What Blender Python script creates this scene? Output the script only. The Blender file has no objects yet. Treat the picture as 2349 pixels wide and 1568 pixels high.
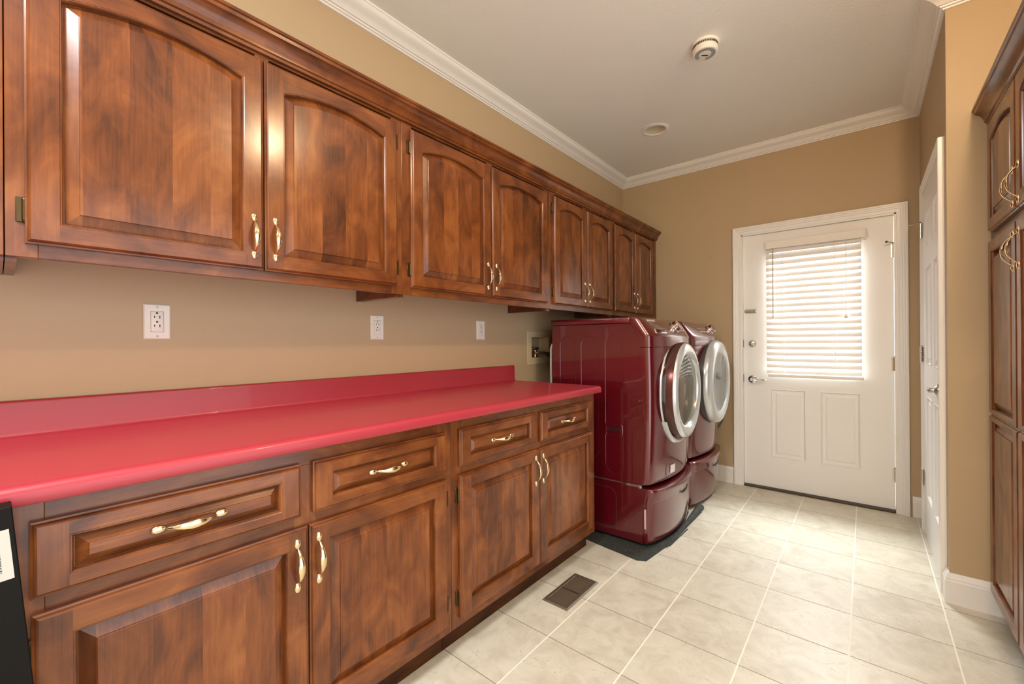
import bpy, bmesh, math, random
from mathutils import Vector, Matrix
random.seed(7)
S = bpy.context.scene
C = S.collection
PI = math.pi

# ------------------------------------------------------------------ camera
FPX, W, H = 980.0, 2349.0, 1568.0
cd = bpy.data.cameras.new('camera')
cam = bpy.data.objects.new('camera', cd)
C.objects.link(cam)
cd.sensor_fit = 'HORIZONTAL'
cd.sensor_width = 36.0
cd.lens = FPX / W * 36.0
cd.clip_start = 0.02
R = Matrix(((0.7705758, 0.00585042, 0.63732152),
            (0.63731509, 0.00314529, -0.7705969),
            (-0.00651288, 0.99997794, -0.00130488)))
cam.matrix_world = Matrix.Translation((1.7917, 0.0, 1.1607)) @ R.to_4x4()
S.camera = cam

# ------------------------------------------------------------------ world, lights, exposure
S.view_settings.view_transform = 'Standard'
S.view_settings.look = 'None'
S.view_settings.gamma = 1.0
S.view_settings.use_curve_mapping = False
S.view_settings.exposure = 0.43
S.cycles.use_denoising = True
S.cycles.max_bounces = 10
S.cycles.diffuse_bounces = 6
S.cycles.sample_clamp_indirect = 6.0
wd = bpy.data.worlds.new('world')
S.world = wd
wd.use_nodes = True
wb = wd.node_tree.nodes['Background']
wb.inputs[0].default_value = (0.93, 0.975, 1.0, 1)
wb.inputs[1].default_value = 2.2


def lamp(name, kind, loc, energy, color, rot=(0, 0, 0), **kw):
    d = bpy.data.lights.new(name, kind)
    d.energy = energy
    d.color = color
    for k, v in kw.items():
        setattr(d, k, v)
    o = bpy.data.objects.new(name, d)
    o.location = loc
    o.rotation_euler = rot
    C.objects.link(o)
    return o


# daylight outside the half-glass door
lamp('daylight', 'AREA', (1.485, 5.34, 3.52), 850.0, (0.93, 0.975, 1.0), (-math.radians(35), 0, 0), shape='RECTANGLE', size=2.2, size_y=1.8)
lamp('daylight_horizon', 'AREA', (1.485, 5.6, 2.0), 45.0, (0.95, 0.98, 1.0), (-PI / 2, 0, 0), shape='RECTANGLE', size=2.6, size_y=1.5)
# bulb of the ceiling fixture above the tall cabinet
lamp('ceiling_bulb', 'POINT', (2.18, 1.25, 2.60), 32.0, (1.0, 0.72, 0.44), shadow_soft_size=0.05)
# added soft overhead fill behind the camera, no visible fixture
lamp('overhead_fill_light', 'AREA', (1.25, -0.7, 2.63), 58.0, (0.97, 0.985, 1.0), (0, 0, 0), shape='RECTANGLE', size=0.35, size_y=1.2)


# ------------------------------------------------------------------ material helpers
def mat(name, base=(0.5, 0.5, 0.5), rough=0.5, metal=0.0, **kw):
    m = bpy.data.materials.new(name)
    m.use_nodes = True
    b = m.node_tree.nodes['Principled BSDF']
    b.inputs['Base Color'].default_value = (*base, 1)
    b.inputs['Roughness'].default_value = rough
    b.inputs['Metallic'].default_value = metal
    for k, v in kw.items():
        b.inputs[k.replace('_', ' ')].default_value = v
    return m


def nd(m, t, **kw):
    n = m.node_tree.nodes.new(t)
    for k, v in kw.items():
        if k.startswith('i_'):
            n.inputs[k[2:].replace('_', ' ')].default_value = v
        else:
            setattr(n, k, v)
    return n


def lk(m, a, b):
    m.node_tree.links.new(a, b)


def ramp(m, stops):
    r = nd(m, 'ShaderNodeValToRGB')
    e = r.color_ramp.elements
    while len(e) < len(stops):
        e.new(0.5)
    for el, (p, c) in zip(e, stops):
        el.position = p
        el.color = (*c, 1)
    return r


def math_(m, op, a, b=None):
    n = nd(m, 'ShaderNodeMath', operation=op)
    for i, v in enumerate((a, b)):
        if v is None:
            continue
        if isinstance(v, (int, float)):
            n.inputs[i].default_value = v
        else:
            lk(m, v, n.inputs[i])
    return n.outputs[0]


def bsdf(m):
    return m.node_tree.nodes['Principled BSDF']


def bump(m, height, strength=0.2, dist=0.002):
    b = nd(m, 'ShaderNodeBump')
    b.inputs['Strength'].default_value = strength
    b.inputs['Distance'].default_value = dist
    lk(m, height, b.inputs['Height'])
    lk(m, b.outputs[0], bsdf(m).inputs['Normal'])


def wood(name, axis='Z', staves=False, tone=1.0, rough=0.5, coat=0.75):
    """stained maple: blotchy, fine grain along axis, optional glued staves across y"""
    m = mat(name, rough=rough)
    b = bsdf(m)
    b.inputs['Specular IOR Level'].default_value = 0.15
    b.inputs['Coat Weight'].default_value = coat
    b.inputs['Coat Roughness'].default_value = 0.19
    tc = nd(m, 'ShaderNodeTexCoord')
    oi = nd(m, 'ShaderNodeObjectInfo')
    off = nd(m, 'ShaderNodeVectorMath', operation='SCALE')
    cx = nd(m, 'ShaderNodeCombineXYZ')
    for i in range(3):
        lk(m, math_(m, 'MULTIPLY', oi.outputs['Random'], (17.0, 31.0, 53.0)[i]), cx.inputs[i])
    add = nd(m, 'ShaderNodeVectorMath', operation='ADD')
    lk(m, tc.outputs['Object'], add.inputs[0])
    lk(m, cx.outputs[0], add.inputs[1])
    src = add.outputs[0]
    sep = nd(m, 'ShaderNodeSeparateXYZ')
    lk(m, tc.outputs['Object'], sep.inputs[0])
    stv = None
    if staves:
        wn = nd(m, 'ShaderNodeTexWhiteNoise', noise_dimensions='2D')
        c2 = nd(m, 'ShaderNodeCombineXYZ')
        k = math_(m, 'FLOOR', math_(m, 'ADD', math_(m, 'MULTIPLY', sep.outputs[1], 11.5), math_(m, 'MULTIPLY', oi.outputs['Random'], 9.0)))
        lk(m, k, c2.inputs[0])
        lk(m, math_(m, 'MULTIPLY', oi.outputs['Random'], 7.0), c2.inputs[1])
        lk(m, c2.outputs[0], wn.inputs['Vector'])
        stv = wn.outputs['Value']
        sc = nd(m, 'ShaderNodeVectorMath', operation='ADD')
        c3 = nd(m, 'ShaderNodeCombineXYZ')
        lk(m, math_(m, 'MULTIPLY', stv, 40.0), c3.inputs[2])
        lk(m, src, sc.inputs[0])
        lk(m, c3.outputs[0], sc.inputs[1])
        src2 = sc.outputs[0]
    else:
        src2 = src
    mp = nd(m, 'ShaderNodeMapping')
    mp.inputs['Scale'].default_value = {'Z': (60, 170, 7.0), 'Y': (60, 7.0, 170)}[axis]
    lk(m, src2, mp.inputs[0])
    fine = nd(m, 'ShaderNodeTexNoise', i_Scale=1.0, i_Detail=5.0, i_Roughness=0.6, i_Distortion=0.4)
    lk(m, mp.outputs[0], fine.inputs['Vector'])
    mp2 = nd(m, 'ShaderNodeMapping')
    mp2.inputs['Scale'].default_value = {'Z': (6, 9, 5.0), 'Y': (6, 5.0, 9)}[axis]
    lk(m, src2, mp2.inputs[0])
    blot = nd(m, 'ShaderNodeTexNoise', i_Scale=1.0, i_Detail=4.0, i_Roughness=0.55, i_Distortion=0.9)
    lk(m, mp2.outputs[0], blot.inputs['Vector'])
    v = math_(m, 'ADD', math_(m, 'MULTIPLY', fine.outputs['Fac'], 0.24), math_(m, 'MULTIPLY', blot.outputs['Fac'], 0.76))
    if stv is not None:
        v = math_(m, 'ADD', v, math_(m, 'MULTIPLY', math_(m, 'SUBTRACT', stv, 0.5), 0.17))
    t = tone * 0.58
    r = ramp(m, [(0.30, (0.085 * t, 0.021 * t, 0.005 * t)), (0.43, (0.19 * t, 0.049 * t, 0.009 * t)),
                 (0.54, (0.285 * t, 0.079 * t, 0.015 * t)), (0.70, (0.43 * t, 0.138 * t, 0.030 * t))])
    lk(m, v, r.inputs[0])
    lk(m, r.outputs[0], b.inputs['Base Color'])
    bump(m, fine.outputs['Fac'], 0.05, 0.0006)
    return m


def paint(name, base, scale=180.0, strength=0.12, rough=0.6, dist=0.0015, detail=2.0):
    m = mat(name, base, rough)
    tc = nd(m, 'ShaderNodeTexCoord')
    n = nd(m, 'ShaderNodeTexNoise', i_Scale=scale, i_Detail=detail)
    lk(m, tc.outputs['Object'], n.inputs['Vector'])
    bump(m, n.outputs['Fac'], strength, dist)
    return m


WV = wood('stained_wood_vertical', 'Z')
WH = wood('stained_wood_horizontal', 'Y')
WP = wood('stained_wood_staved_panel', 'Z', True)
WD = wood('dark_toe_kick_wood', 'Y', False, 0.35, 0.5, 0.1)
WALL = paint('tan_wall_paint', (0.49, 0.365, 0.215), 150, 0.10, 0.55)
CEIL = paint('stippled_ceiling_paint', (0.83, 0.81, 0.755), 130, 0.35, 0.8, 0.004, 4)
TRIM = mat('white_trim_paint', (0.84, 0.82, 0.78), 0.35)
DOORW = mat('white_door_paint', (0.85, 0.84, 0.81), 0.40)
CASEW = mat('casing_paint', (0.84, 0.82, 0.78), 0.32)
PLAST = mat('white_plastic', (0.82, 0.78, 0.69), 0.35)
BRASS = mat('polished_brass', (0.83, 0.66, 0.40), 0.16, 1.0)
ABRASS = mat('antique_brass', (0.10, 0.065, 0.03), 0.35, 1.0)
NICKEL = mat('satin_nickel', (0.55, 0.53, 0.47), 0.25, 1.0)
CHROME = mat('chrome', (0.78, 0.79, 0.80), 0.12, 1.0)
SILVER = mat('silver_lacquer', (0.60, 0.63, 0.65), 0.22, 0.45, Coat_Weight=0.6, Coat_Roughness=0.06)
BLACK = mat('black_plastic', (0.012, 0.011, 0.010), 0.4)
HOLE = mat('dark_slot', (0.02, 0.015, 0.01), 0.8)
VINYL = mat('blind_vinyl', (0.85, 0.82, 0.77), 0.45)


def counter_mat():
    m = mat('red_laminate', (0.36, 0.026, 0.040), 0.40)
    bsdf(m).inputs['Coat Weight'].default_value = 0.15
    tc = nd(m, 'ShaderNodeTexCoord')
    n = nd(m, 'ShaderNodeTexNoise', i_Scale=420.0, i_Detail=2.0)
    lk(m, tc.outputs['Object'], n.inputs['Vector'])
    bump(m, n.outputs['Fac'], 0.10, 0.0008)
    return m


RED = counter_mat()


def washer_mat():
    m = mat('metallic_red_enamel', (0.105, 0.0026, 0.007), 0.28, 0.25)
    b = bsdf(m)
    b.inputs['Coat Weight'].default_value = 1.0
    b.inputs['Coat Roughness'].default_value = 0.04
    b.inputs['Coat IOR'].default_value = 1.65
    return m


ENAM = washer_mat()


def tile_mat():
    m = mat('beige_floor_tile', rough=0.38)
    b = bsdf(m)
    tc = nd(m, 'ShaderNodeTexCoord')
    sep = nd(m, 'ShaderNodeSeparateXYZ')
    lk(m, tc.outputs['Object'], sep.inputs[0])
    P = 0.3065

    def cell(o, off):
        return math_(m, 'DIVIDE', math_(m, 'SUBTRACT', o, off), P)

    cx_, cy_ = cell(sep.outputs[0], 0.819 - 4 * P), cell(sep.outputs[1], 1.694 - 12 * P)
    fx, fy = math_(m, 'FRACT', cx_), math_(m, 'FRACT', cy_)

    def edge(f):
        return math_(m, 'MINIMUM', f, math_(m, 'SUBTRACT', 1.0, f))

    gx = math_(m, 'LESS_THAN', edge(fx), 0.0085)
    gy = math_(m, 'LESS_THAN', edge(fy), 0.0065)
    g = math_(m, 'MAXIMUM', gx, gy)
    wn = nd(m, 'ShaderNodeTexWhiteNoise', noise_dimensions='2D')
    cc = nd(m, 'ShaderNodeCombineXYZ')
    lk(m, math_(m, 'FLOOR', cx_), cc.inputs[0])
    lk(m, math_(m, 'FLOOR', cy_), cc.inputs[1])
    lk(m, cc.outputs[0], wn.inputs['Vector'])
    offs = nd(m, 'ShaderNodeVectorMath', operation='SCALE')
    lk(m, wn.outputs['Color'], offs.inputs[0])
    offs.inputs['Scale'].default_value = 30.0
    ad = nd(m, 'ShaderNodeVectorMath', operation='ADD')
    lk(m, tc.outputs['Object'], ad.inputs[0])
    lk(m, offs.outputs[0], ad.inputs[1])
    n1 = nd(m, 'ShaderNodeTexNoise', i_Scale=9.0, i_Detail=8.0, i_Roughness=0.65, i_Distortion=0.6)
    lk(m, ad.outputs[0], n1.inputs['Vector'])
    n2 = nd(m, 'ShaderNodeTexNoise', i_Scale=4.0, i_Detail=6.0, i_Roughness=0.6, i_Distortion=1.5)
    lk(m, ad.outputs[0], n2.inputs['Vector'])
    vein = math_(m, 'LESS_THAN', math_(m, 'ABSOLUTE', math_(m, 'SUBTRACT', n2.outputs['Fac'], 0.5)), 0.0035)
    gate = math_(m, 'GREATER_THAN', n1.outputs['Fac'], 0.52)
    vein = math_(m, 'MULTIPLY', vein, gate)
    tr = ramp(m, [(0.30, (0.50, 0.455, 0.355)), (0.5, (0.61, 0.575, 0.465)), (0.72, (0.68, 0.65, 0.545))])
    lk(m, math_(m, 'ADD', n1.outputs['Fac'], math_(m, 'MULTIPLY', math_(m, 'SUBTRACT', wn.outputs['Value'], 0.5), 0.10)), tr.inputs[0])
    mv = nd(m, 'ShaderNodeMixRGB', blend_type='MIX')
    lk(m, math_(m, 'MULTIPLY', vein, 0.45), mv.inputs[0])
    lk(m, tr.outputs[0], mv.inputs[1])
    mv.inputs[2].default_value = (0.30, 0.25, 0.18, 1)
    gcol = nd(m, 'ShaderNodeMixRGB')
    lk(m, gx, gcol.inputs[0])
    gcol.inputs[1].default_value = (0.28, 0.245, 0.18, 1)  # cream grout darkened on lines along X, shade put into the colour
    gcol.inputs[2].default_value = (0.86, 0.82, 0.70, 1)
    mg = nd(m, 'ShaderNodeMixRGB')
    lk(m, g, mg.inputs[0])
    lk(m, mv.outputs[0], mg.inputs[1])
    lk(m, gcol.outputs[0], mg.inputs[2])
    lk(m, mg.outputs[0], b.inputs['Base Color'])
    lk(m, math_(m, 'ADD', 0.38, math_(m, 'MULTIPLY', g, 0.4)), b.inputs['Roughness'])
    h = math_(m, 'ADD', math_(m, 'MULTIPLY', g, -1.0), math_(m, 'MULTIPLY', n1.outputs['Fac'], 0.35))
    bump(m, h, 0.35, 0.002)
    return m


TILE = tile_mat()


def thin_glass(name, tint=(1, 1, 1), gloss=0.12, rough=0.0):
    m = bpy.data.materials.new(name)
    m.use_nodes = True
    nt = m.node_tree
    nt.nodes.remove(nt.nodes['Principled BSDF'])
    t = nd(m, 'ShaderNodeBsdfTransparent')
    t.inputs[0].default_value = (*tint, 1)
    g = nd(m, 'ShaderNodeBsdfGlossy')
    g.inputs['Roughness'].default_value = rough
    f = nd(m, 'ShaderNodeLayerWeight', i_Blend=0.5)
    mx = nd(m, 'ShaderNodeMixShader')
    fac = math_(m, 'ADD', 0.04, math_(m, 'MULTIPLY', math_(m, 'POWER', f.outputs['Facing'], 5.0), 0.9))
    lk(m, fac, mx.inputs[0])
    lk(m, t.outputs[0], mx.inputs[1])
    lk(m, g.outputs[0], mx.inputs[2])
    lk(m, mx.outputs[0], nt.nodes['Material Output'].inputs[0])
    return m


GLASS = thin_glass('clear_window_glass')
DGLASS = thin_glass('washer_door_glass', (0.75, 0.74, 0.66))
RGLASS = thin_glass('tinted_door_rim_glass', (0.42, 0.26, 0.24))


def slat_mat():
    m = bpy.data.materials.new('translucent_white_slats')
    m.use_nodes = True
    b = bsdf(m)
    b.inputs['Base Color'].default_value = (0.84, 0.81, 0.77, 1)
    b.inputs['Roughness'].default_value = 0.4
    t = nd(m, 'ShaderNodeBsdfTranslucent')
    t.inputs[0].default_value = (0.90, 0.85, 0.79, 1)
    mx = nd(m, 'ShaderNodeMixShader')
    mx.inputs[0].default_value = 0.14
    lk(m, b.outputs[0], mx.inputs[1])
    lk(m, t.outputs[0], mx.inputs[2])
    lk(m, mx.outputs[0], m.node_tree.nodes['Material Output'].inputs[0])
    return m


SLAT = slat_mat()


# ------------------------------------------------------------------ mesh helpers
class MB:
    def __init__(s):
        s.v, s.f, s.m = [], [], []

    def poly(s, pts, mi=0):
        i = len(s.v)
        s.v += [tuple(p) for p in pts]
        s.f.append(tuple(range(i, i + len(pts))))
        s.m.append(mi)

    def grid(s, rows, mi=0, closed=False, fn=None):
        i0 = len(s.v)
        n = len(rows[0])
        for r in rows:
            s.v += [tuple(p) for p in r]
        for a in range(len(rows) - 1):
            for b in range(n if closed else n - 1):
                b2 = (b + 1) % n
                s.f.append((i0 + a * n + b, i0 + a * n + b2, i0 + (a + 1) * n + b2, i0 + (a + 1) * n + b))
                s.m.append(fn(a, b) if fn else mi)

    def box(s, x0, x1, y0, y1, z0, z1, mi=0, bev=0.0, seg=1):
        bm = bmesh.new()
        bmesh.ops.create_cube(bm, size=1.0)
        for v in bm.verts:
            v.co = Vector(((x0 + x1) / 2 + v.co.x * (x1 - x0), (y0 + y1) / 2 + v.co.y * (y1 - y0), (z0 + z1) / 2 + v.co.z * (z1 - z0)))
        if bev:
            bmesh.ops.bevel(bm, geom=bm.edges[:], offset=bev, segments=seg, affect='EDGES', profile=0.5)
        s.add(bm, mi)

    def add(s, bm, mi=0, M=None):
        i0 = len(s.v)
        bm.verts.index_update()
        for v in bm.verts:
            s.v.append(tuple((M @ v.co) if M else v.co))
        for f in bm.faces:
            s.f.append(tuple(i0 + v.index for v in f.verts))
            s.m.append(mi)
        bm.free()

    def prism(s, prof, fn, a, b, mi=0, caps=True):
        """prof: 2D closed outline, fn(u, v, t) -> xyz, t from a to b"""
        s.grid([[fn(u, v, a) for u, v in prof], [fn(u, v, b) for u, v in prof]], mi, True)
        if caps:
            s.poly([fn(u, v, a) for u, v in reversed(prof)], mi)
            s.poly([fn(u, v, b) for u, v in prof], mi)

    def lathe(s, prof, org=(0, 0, 0), ax=(0, 0, 1), n=32, mi=0, a0=0.0, a1=2 * PI):
        """prof: (radius, height along ax)"""
        ax = Vector(ax).normalized()
        u = ax.orthogonal().normalized()
        w = ax.cross(u)
        o = Vector(org)
        full = abs(a1 - a0 - 2 * PI) < 1e-6
        k = n if full else n + 1
        rows = []
        for r, h in prof:
            rows.append([o + ax * h + (u * math.cos(a0 + (a1 - a0) * j / n) + w * math.sin(a0 + (a1 - a0) * j / n)) * max(r, 1e-5) for j in range(k)])
        s.grid(rows, mi, full)

    def tube(s, path, rad, n=10, mi=0, caps=True):
        path = [Vector(p) for p in path]
        rows = []
        up = Vector((0.3, 0.2, 1)).normalized()
        prev = None
        for i, p in enumerate(path):
            d = (path[min(i + 1, len(path) - 1)] - path[max(i - 1, 0)]).normalized()
            if prev is None:
                a = d.orthogonal().normalized()
            else:
                a = (prev - d * prev.dot(d)).normalized()
            prev = a
            b = d.cross(a)
            r = rad[i] if isinstance(rad, (list, tuple)) else rad
            rows.append([p + (a * math.cos(2 * PI * j / n) + b * math.sin(2 * PI * j / n)) * r for j in range(n)])
        s.grid(rows, mi, True)
        if caps:
            s.poly(list(reversed(rows[0])), mi)
            s.poly(rows[-1], mi)

    def build(s, name, mats, parent=None, smooth=30, loc=None, rot=None):
        me = bpy.data.meshes.new(name)
        me.from_pydata(s.v, [], s.f)
        if not isinstance(mats, (list, tuple)):
            mats = [mats]
        for m_ in mats:
            me.materials.append(m_)
        me.polygons.foreach_set('material_index', s.m)
        bm = bmesh.new()
        bm.from_mesh(me)
        bmesh.ops.remove_doubles(bm, verts=bm.verts[:], dist=1e-6)
        bmesh.ops.recalc_face_normals(bm, faces=bm.faces[:])
        bm.to_mesh(me)
        bm.free()
        if smooth:
            me.polygons.foreach_set('use_smooth', [True] * len(me.polygons))
            me.set_sharp_from_angle(angle=math.radians(smooth))
        me.update()
        o = bpy.data.objects.new(name, me)
        C.objects.link(o)
        if parent is not None:
            o.parent = parent
        if loc is not None:
            o.location = loc
        if rot is not None:
            o.rotation_euler = rot
        return o


def thing(name, label, cat, loc=(0, 0, 0), rz=0.0, group=None):
    o = bpy.data.objects.new(name, None)
    o.empty_display_size = 0.05
    C.objects.link(o)
    o.location = loc
    o.rotation_euler = (0, 0, rz)
    return tag(o, label, cat, group)


def tag(o, label, cat, group=None, kind=None):
    o['label'] = label
    o['category'] = cat
    if group:
        o['group'] = group
    if kind:
        o['kind'] = kind
    return o


def dup(o, parent=None):
    c = o.copy()
    C.objects.link(c)
    if parent is not None:
        c.parent = parent
    for ch in list(o.children):
        dup(ch, c)
    return c


def struct(o, label, cat):
    return tag(o, label, cat, None, 'structure')


def cells(xs, ys, holes):
    """axis-aligned rectangle minus rectangular holes -> list of (x0,x1,y0,y1)"""
    xs = sorted(set(xs + [h[0] for h in holes] + [h[1] for h in holes]))
    ys = sorted(set(ys + [h[2] for h in holes] + [h[3] for h in holes]))
    out = []
    for i in range(len(xs) - 1):
        for j in range(len(ys) - 1):
            mx, my = (xs[i] + xs[i + 1]) / 2, (ys[j] + ys[j + 1]) / 2
            if not any(h[0] < mx < h[1] and h[2] < my < h[3] for h in holes):
                out.append((xs[i], xs[i + 1], ys[j], ys[j + 1]))
    return out


def sweep(mb, path, prof, mi=0):
    """prof (distance from wall, z) run along the walls of path, mitred; room on the right of the path"""
    pts = [Vector(p) for p in path]
    rows = []
    for i, p in enumerate(pts):
        ns = []
        if i > 0:
            d = (p - pts[i - 1]).normalized()
            ns.append(Vector((d.y, -d.x)))
        if i < len(pts) - 1:
            d = (pts[i + 1] - p).normalized()
            ns.append(Vector((d.y, -d.x)))
        mv = ns[0] if len(ns) == 1 else (ns[0] + ns[1]) / (1 + ns[0].dot(ns[1]))
        rows.append([(p.x + mv.x * d, p.y + mv.y * d, z) for d, z in prof])
    mb.grid(rows, mi, True)
    mb.poly(rows[0], mi)
    mb.poly(list(reversed(rows[-1])), mi)


# ------------------------------------------------------------------ the room
ZC, YB, XR, YC, XF, Y0 = 2.69, 3.85, 2.073, 2.69, 2.86, -1.55   # ceiling, back wall, right wall, corner, far right, rear edge
f = MB()
f.box(-0.1, XF + 0.1, Y0, YB + 0.14, -0.08, 0.0)
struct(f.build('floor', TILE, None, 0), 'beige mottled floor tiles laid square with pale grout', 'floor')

f = MB()   # left wall with the recess of the valve box
VB = (2.372, 2.583, 1.053, 1.198)
for y0, y1, z0, z1 in cells([Y0, YB + 0.12], [0.0, ZC], [VB]):
    f.box(-0.1, 0, y0, y1, z0, z1)
struct(f.build('wall_left', WALL, None, 0), 'tan painted wall behind the red counter and cabinets', 'wall')

DX0, DX1, DZ1 = 1.020, 1.956, 2.016
f = MB()
for x0, x1, z0, z1 in cells([0.0, XR + 0.1], [0.0, ZC], [(DX0, DX1, -0.01, DZ1)]):
    f.box(x0, x1, YB, YB + 0.12, z0, z1)
struct(f.build('wall_back', WALL, None, 0), 'tan end wall around the white half glass door', 'wall')

RY0, RY1, RZ1 = 2.825, 3.560, 2.030
f = MB()
for y0, y1, z0, z1 in cells([YC, YB], [0.0, ZC], [(RY0, RY1, -0.01, RZ1)]):
    f.box(XR, XR + 0.1, y0, y1, z0, z1)
f.box(XR + 0.1, XF + 0.1, YC, YC + 0.1, 0, ZC)
struct(f.build('wall_right', WALL, None, 0), 'tan wall with a projecting corner beside the tall cabinet', 'wall')
f = MB()
for y0, y1, z0, z1 in cells([Y0, YC], [0.0, ZC], [(Y0 + 0.1, 1.60, -0.01, 2.15)]):  # unseen opening, added so world light fills the room from this side
    f.box(XF, XF + 0.1, y0, y1, z0, z1)
f.box(-0.1, XF + 0.1, Y0 - 0.1, Y0, 0, ZC)
struct(f.build('wall_front', WALL, None, 0), 'tan wall behind the tall wooden cabinet', 'wall')

LX, LY, LR = 0.632, 3.039, 0.072
f = MB()
HS = 0.09
for x0, x1, y0, y1 in cells([-0.1, XF + 0.1], [Y0, YB + 0.12], [(LX - HS, LX + HS, LY - HS, LY + HS)]):
    f.poly([(x0, y0, ZC), (x1, y0, ZC), (x1, y1, ZC), (x0, y1, ZC)])
circ = [(LX + LR * math.cos(2 * PI * k / 32), LY + LR * math.sin(2 * PI * k / 32)) for k in range(32)]
sq = []
for k in range(32):
    a = 2 * PI * k / 32
    c_, s_ = math.cos(a), math.sin(a)
    q = HS / max(abs(c_), abs(s_))
    sq.append((LX + q * c_, LY + q * s_))
f.grid([[(x, y, ZC) for x, y in circ], [(x, y, ZC) for x, y in sq]], 0, True)
f.box(-0.1, XF + 0.1, Y0, YB + 0.12, ZC + 0.15, ZC + 0.2)
struct(f.build('ceiling', CEIL, None, 0), 'off white stippled ceiling', 'ceiling')

f = MB()   # crown moulding of the room
prof = [(0, ZC), (0.092, ZC), (0.092, 2.683), (0.086, 2.680), (0.082, 2.672), (0.070, 2.661), (0.052, 2.655), (0.040, 2.648),
        (0.032, 2.640), (0.028, 2.636), (0.020, 2.636), (0.018, 2.630), (0.010, 2.628), (0.008, 2.622), (0, 2.622)]
sweep(f, [(0, Y0), (0, YB), (XR, YB), (XR, YC), (XF, YC)], prof)
struct(f.build('trim_1', TRIM, None, 25), 'white crown moulding running round the ceiling', 'moulding')

bprof = [(0, 0), (0.016, 0), (0.016, 0.098), (0.013, 0.104), (0.013, 0.110), (0.009, 0.118), (0.006, 0.127), (0.004, 0.131), (0, 0.131)]
f = MB()
sweep(f, [(0.02, YB), (0.958, YB)], bprof)
sweep(f, [(2.026, YB), (XR, YB)], bprof)
struct(f.build('baseboard_back', TRIM, None, 25), 'white baseboard along the end wall beside the door', 'baseboard')
f = MB()
sweep(f, [(XR, 2.758), (XR, YC), (2.62, YC)], bprof)
struct(f.build('baseboard_right', TRIM, None, 25), 'cream baseboard wrapping the wall corner beside the tall cabinet', 'baseboard')


def casing(mb, fn, a0, a1, top, w=0.060, th=0.022):
    """moulded casing around an opening; fn(a, z, out) -> xyz"""
    prof = [(0, 0), (0, 0.010), (0.004, 0.013), (0.022, 0.013), (0.026, 0.017), (0.034, 0.017), (0.038, 0.021), (0.046, 0.021),
            (0.049, th + 0.003), (w - 0.002, th + 0.003), (w, th), (w, 0)]
    rows = []
    for (aa, zz, da, dz) in ((a0, 0.0, -1, 0), (a0, top, -1, 1), (a1, top, 1, 1), (a1, 0.0, 1, 0)):
        rows.append([fn(aa + da * d, zz + dz * d, o) for d, o in prof])
    mb.grid(rows, 0, True)
    mb.poly(rows[0])
    mb.poly(rows[-1])


f = MB()
casing(f, lambda a, z, o: (a, YB - o, z), DX0 + 0.002, DX1 - 0.002, DZ1 - 0.002)
JB = 0.0115
f.box(DX0, DX0 + JB, YB - 0.010, YB + 0.12, 0, DZ1)
f.box(DX1 - JB, DX1, YB - 0.010, YB + 0.12, 0, DZ1)
f.box(DX0, DX1, YB - 0.010, YB + 0.12, DZ1 - JB, DZ1)
struct(f.build('trim_2', CASEW, None, 25), 'white moulded casing around the half glass door', 'door casing')
f = MB()
casing(f, lambda a, z, o: (XR - o * 0.85, a, z), RY0 + 0.002, RY1 - 0.002, RZ1 - 0.002, 0.062)
f.box(XR - 0.012, XR + 0.1, RY0, RY0 + 0.010, 0, RZ1)
f.box(XR - 0.012, XR + 0.1, RY1 - 0.010, RY1, 0, RZ1)
f.box(XR - 0.012, XR + 0.1, RY0, RY1, RZ1 - 0.010, RZ1)
struct(f.build('trim_3', CASEW, None, 25), 'white moulded casing around the six panel side door', 'door casing')

f = MB()
f.box(DX0 + JB, DX1 - JB, YB - 0.015, YB + 0.12, 0.0, 0.014, 0, 0.004)
struct(f.build('trim_4', mat('bronze_threshold', (0.10, 0.075, 0.045), 0.45, 0.6), None, 0), 'dark metal threshold under the half glass door', 'threshold')


# ------------------------------------------------------------------ panelled doors
def slab(mb, fn, a0, a1, z0, z1, th, panels, holes=(), mi=0):
    """fn(a, z, out): slab face at out=0, back at out=-th; panels = raised panels in a recess"""
    allh = [tuple(p) for p in panels] + [tuple(h) for h in holes]
    for x0, x1, y0, y1 in cells([a0, a1], [z0, z1], allh):
        mb.poly([fn(x0, y0, 0), fn(x1, y0, 0), fn(x1, y1, 0), fn(x0, y1, 0)], mi)
    for x0, x1, y0, y1 in cells([a0, a1], [z0, z1], list(holes)):
        mb.poly([fn(x0, y0, -th), fn(x0, y1, -th), fn(x1, y1, -th), fn(x1, y0, -th)], mi)
    ring = lambda h, i, o: [fn(h[0] + i, h[2] + i, o), fn(h[1] - i, h[2] + i, o), fn(h[1] - i, h[3] - i, o), fn(h[0] + i, h[3] - i, o)]
    for p in panels:
        rows = [ring(p, i, o) for i, o in ((0, 0), (0.004, 0.003), (0.008, -0.003), (0.013, -0.008), (0.022, -0.008), (0.036, -0.002), (0.038, -0.0005))]
        mb.grid(rows, mi, True)
        mb.poly(rows[-1], mi)
    for h in holes:
        mb.grid([ring(h, 0, 0), ring(h, 0, -th)], mi, True)
    o = (a0, a1, z0, z1)
    mb.grid([ring(o, 0, 0), ring(o, 0, -th)], mi, True)


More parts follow.
